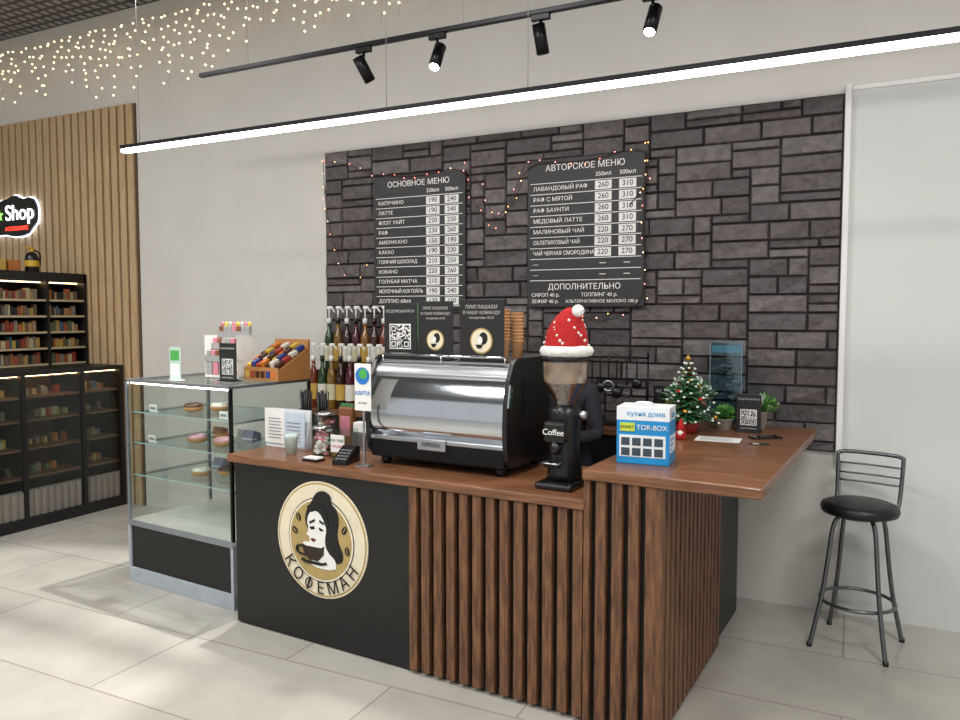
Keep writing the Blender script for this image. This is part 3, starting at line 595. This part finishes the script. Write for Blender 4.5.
b=B('fire_extinguisher',(-6.28,-.42,2.01)); YE=M('extinguisher_yellow','d0a82a',.4); b.lathe([(.05,0),(.055,.01),(.055,.12),(.04,.16),(.015,.175)],(0,0,0),BLK2,20); b.lathe([(.056,.05),(.056,.1)],(0,0,0),YE,20,cap=False); b.cyl((0,0,.17),(0,0,.2),.014,YE); b.box(-.01,.01,-.05,.03,.2,.215,YE,.004); b.tube([(0,.02,.19),(0,.08,.17),(0,.07,.06)],.008,BLK2,8,2); b.done()
NE=M('neon_white','ffffff',.4,es=5,noise=0); NR=M('neon_red','ff3a2a',.4,es=4,noise=0); NG=M('neon_green','6fd050',.4,es=4,noise=0)
b=B('neon_shop_sign',(-7.10,-.075,2.57),sc=(.78,1,.74)); 
out=smooth2([(-.75,-.1),(-.7,.12),(-.45,.2),(-.1,.2),(.1,.27),(.22,.2),(.42,.22),(.5,.1),(.5,-.08),(.4,-.16),(.3,-.25),(.05,-.26),(-.1,-.22),(-.6,-.24)],1)
b.poly(out,0,BLK2,.025); b.tube([(x*1.02,.024,z*1.03) for x,z in out+[out[0]]],.007,M('sign_halo','d8e4ff',.4,es=5,noise=0),8,1)
st=[]
for i in range(10): 
    a=PI/2+i*PI/5; r=.075 if i%2==0 else .03; st.append((-.2+r*math.cos(a),.02+r*math.sin(a)))
b.poly(st,-.008,NG,.008)
for y in (-.3,.2): b.box(y,y+.03,.02,.05,-.05,.05,BMET)
o=b.done(); text(o,'Shop',(-.08,-.006,.03),.27,NE,'LEFT',rot=(PI/2,0,0)); text(o,'ACCESSORIES',(.13,-.006,-.16),.07,NR,'CENTER')
# ---------------------------------------------------------------- barista
SWEAT=M('charcoal_sweater','2e2f36',.9,bump=.5,scale=90); SKIN=M('skin','c99a7c',.55); HAIR=M('dark_hair','2a1a12',.6,bump=.5,scale=60); JEAN=M('dark_jeans','1c2230',.85); SHOE=M('shoe_black','101010',.5)
def skinmesh(name,V,E,R,root=0,sub=2):
    me=bpy.data.meshes.new(name); me.from_pydata(V,E,[]); o=bpy.data.objects.new(name,me); bpy.context.collection.objects.link(o)
    md=o.modifiers.new('s','SKIN'); ms=o.modifiers.new('u','SUBSURF'); ms.levels=sub; ms.render_levels=sub
    sv=me.skin_vertices[0].data
    for i,r in enumerate(R): sv[i].radius=(r,r) if not isinstance(r,tuple) else r; sv[i].use_root=(i==root)
    bpy.context.view_layer.update(); dg=bpy.context.evaluated_depsgraph_get(); nm=bpy.data.meshes.new_from_object(o.evaluated_get(dg)); o.modifiers.clear(); o.data=nm
    for p in nm.polygons: p.use_smooth=True
    return o
V=[(0,.02,.88),(0,.02,1.0),(0,-.01,1.13),(0,-.04,1.22),(0,-.07,1.30),(0,-.10,1.36)]
R=[(.145,.11),(.12,.095),(.14,.10),(.13,.095),(.052,.052),(.048,.048)]
E=[(0,1),(1,2),(2,3),(3,4),(4,5)]
for sx in (-1,1):
    i=len(V); V+=[(sx*.165,-.04,1.235),(sx*.205,-.04,1.0),(sx*.15,-.20,1.0),(sx*.13,-.24,1.0)]; R+=[.058,.045,.034,.027]; E+=[(3,i),(i,i+1),(i+1,i+2),(i+2,i+3)]
    i=len(V); V+=[(sx*.09,.03,.80),(sx*.095,.02,.46),(sx*.10,.05,.09),(sx*.105,-.01,.04),(sx*.11,-.10,.03)]; R+=[.085,.058,.04,.038,.03]; E+=[(0,i),(i,i+1),(i+1,i+2),(i+2,i+3),(i+3,i+4)]
bo=skinmesh('barista',V,E,R)
for m in (SWEAT,SKIN,JEAN,SHOE): bo.data.materials.append(m)
for p in bo.data.polygons:
    c=p.center; p.material_index = 3 if c.z<.085 else 2 if c.z<.88 else (1 if (c.z>1.325) or (c.y<-.215 and abs(c.x)>.08 and c.z<1.1) else 0)
bo.location=L(1.43,1.08,0); bo.rotation_euler=(0,0,RC)
for sx in (-1,1):
    hV=[(sx*.13,-.235,1.0),(sx*.125,-.27,1.0),(sx*.122,-.295,1.0)]; hE=[(0,1),(1,2)]; hR=[.022,.026,.024]
    for k,(dx,l) in enumerate(((-.027,.062),(-.009,.072),(.009,.067),(.027,.052))):
        i=len(hV); bx=sx*.122+dx; hV+=[(bx,-.30,1.003),(bx,-.30-l*.5,1.0),(bx,-.30-l*.75,.98),(bx,-.30-l*.72,.962)]; hR+=[.009,.0085,.008,.0075]; hE+=[(2,i),(i,i+1),(i+1,i+2),(i+2,i+3)]
    i=len(hV); hV+=[(sx*.122-sx*.03,-.262,.995),(sx*.122-sx*.05,-.29,.985),(sx*.122-sx*.048,-.315,.975)]; hR+=[.011,.010,.0085]; hE+=[(1,i),(i,i+1),(i+1,i+2)]
    h=skinmesh('hand_%s'%('l' if sx<0 else 'r'),hV,hE,hR); h.data.materials.append(SKIN); h.parent=bo
b=B('head',(0,-.135,1.43),rx=math.radians(18))
b.sph((0,0,0),.098,SKIN,(.80,.95,1.12),28); b.sph((0,-.035,-.05),.055,SKIN,(.9,.9,.9),20)
b.lathe([(.006,0),(.014,-.035),(.01,-.045)],(0,-.096,.012),SKIN,12,smooth=True)
for sx in (-1,1):
    b.sph((sx*.03,-.082,.01),.012,WHITE,(1,.6,.6),12); b.sph((sx*.03,-.089,.01),.006,PRINTBK,(1,.5,1),10); b.sph((sx*.079,.0,-.005),.022,SKIN,(.4,.7,1.1),12); b.box(sx*.03-.014,sx*.03+.014,-.092,-.084,.026,.031,HAIR,.001)
b.sph((0,-.088,-.048),.016,M('lip','a0504a',.5),(1.2,.4,.4),12)
b.sph((0,.016,.022),.103,HAIR,(.84,.93,1.08),28); b.sph((0,.11,.03),.04,HAIR,seg=16)
h=b.done(); h.parent=bo
# ---------------------------------------------------------------- lights
def area(name,loc,sx,sy,en,col=(1,.985,.97),rot=(0,0,0)):
    l=bpy.data.lights.new(name,'AREA'); l.shape='RECTANGLE'; l.size=sx; l.size_y=sy; l.energy=en; l.color=col; o=bpy.data.objects.new(name,l); bpy.context.collection.objects.link(o); o.location=loc; o.rotation_euler=rot; return o
PANEL=M('fill_panel_face','fff8f0',.5,es=3,noise=0)
for i,(x,y) in enumerate(((-5.5,-3.2),(-2.4,-3.4),(.9,-3.2),(-5.0,-6.4),(-1.2,-6.4),(2.2,-6.0))):  # unseen panels with area lights, added to supply the soft overhead mall light
    b=B('ceiling_fill_panel',(x,y,CZ)); b.box(-.62,.62,-.32,.32,-.03,0,TRIM,.004); b.box(-.59,.59,-.29,.29,-.034,-.03,PANEL); o=b.done()
    a=area('panel_fill_light',(0,0,-.045),1.15,.55,74); a.parent=o
def spot(name,loc,tgt,en,ang,col=(1,.88,.7),blend=.5,r=.03):
    l=bpy.data.lights.new(name,'SPOT'); l.energy=en; l.spot_size=math.radians(ang); l.spot_blend=blend; l.color=col; l.shadow_soft_size=r; o=bpy.data.objects.new(name,l); bpy.context.collection.objects.link(o); o.location=loc; o.rotation_euler=(Vector(tgt)-Vector(loc)).to_track_quat('-Z','Y').to_euler()
spot('track_spot_beam',(-2.06,-.95,2.95),(-2.2,-2.4,0),60,60); spot('track_spot_beam',(-.89,-.95,2.95),(-1.2,-2.2,0),60,60)
spot('floor_patch_spot',(-3.2,-.6,4.0),(-4.3,-2.6,0),560,46,(1,.96,.9),.3)  # unseen spot without a fixture, added for the bright patch on the floor
w=bpy.data.worlds.new('World'); bpy.context.scene.world=w; w.use_nodes=True; w.node_tree.nodes['Background'].inputs[0].default_value=(.96,.98,1,1); w.node_tree.nodes['Background'].inputs[1].default_value=.65
# ---------------------------------------------------------------- camera
c=bpy.data.cameras.new('Camera'); c.sensor_width=36; c.lens=28.5; co=bpy.data.objects.new('Camera',c); bpy.context.collection.objects.link(co)
co.location=(0,-4.58,1.65); co.rotation_euler=(math.radians(90-3.39),0,math.radians(26.1)); bpy.context.scene.camera=co
bpy.context.scene.view_settings.view_transform='Standard'
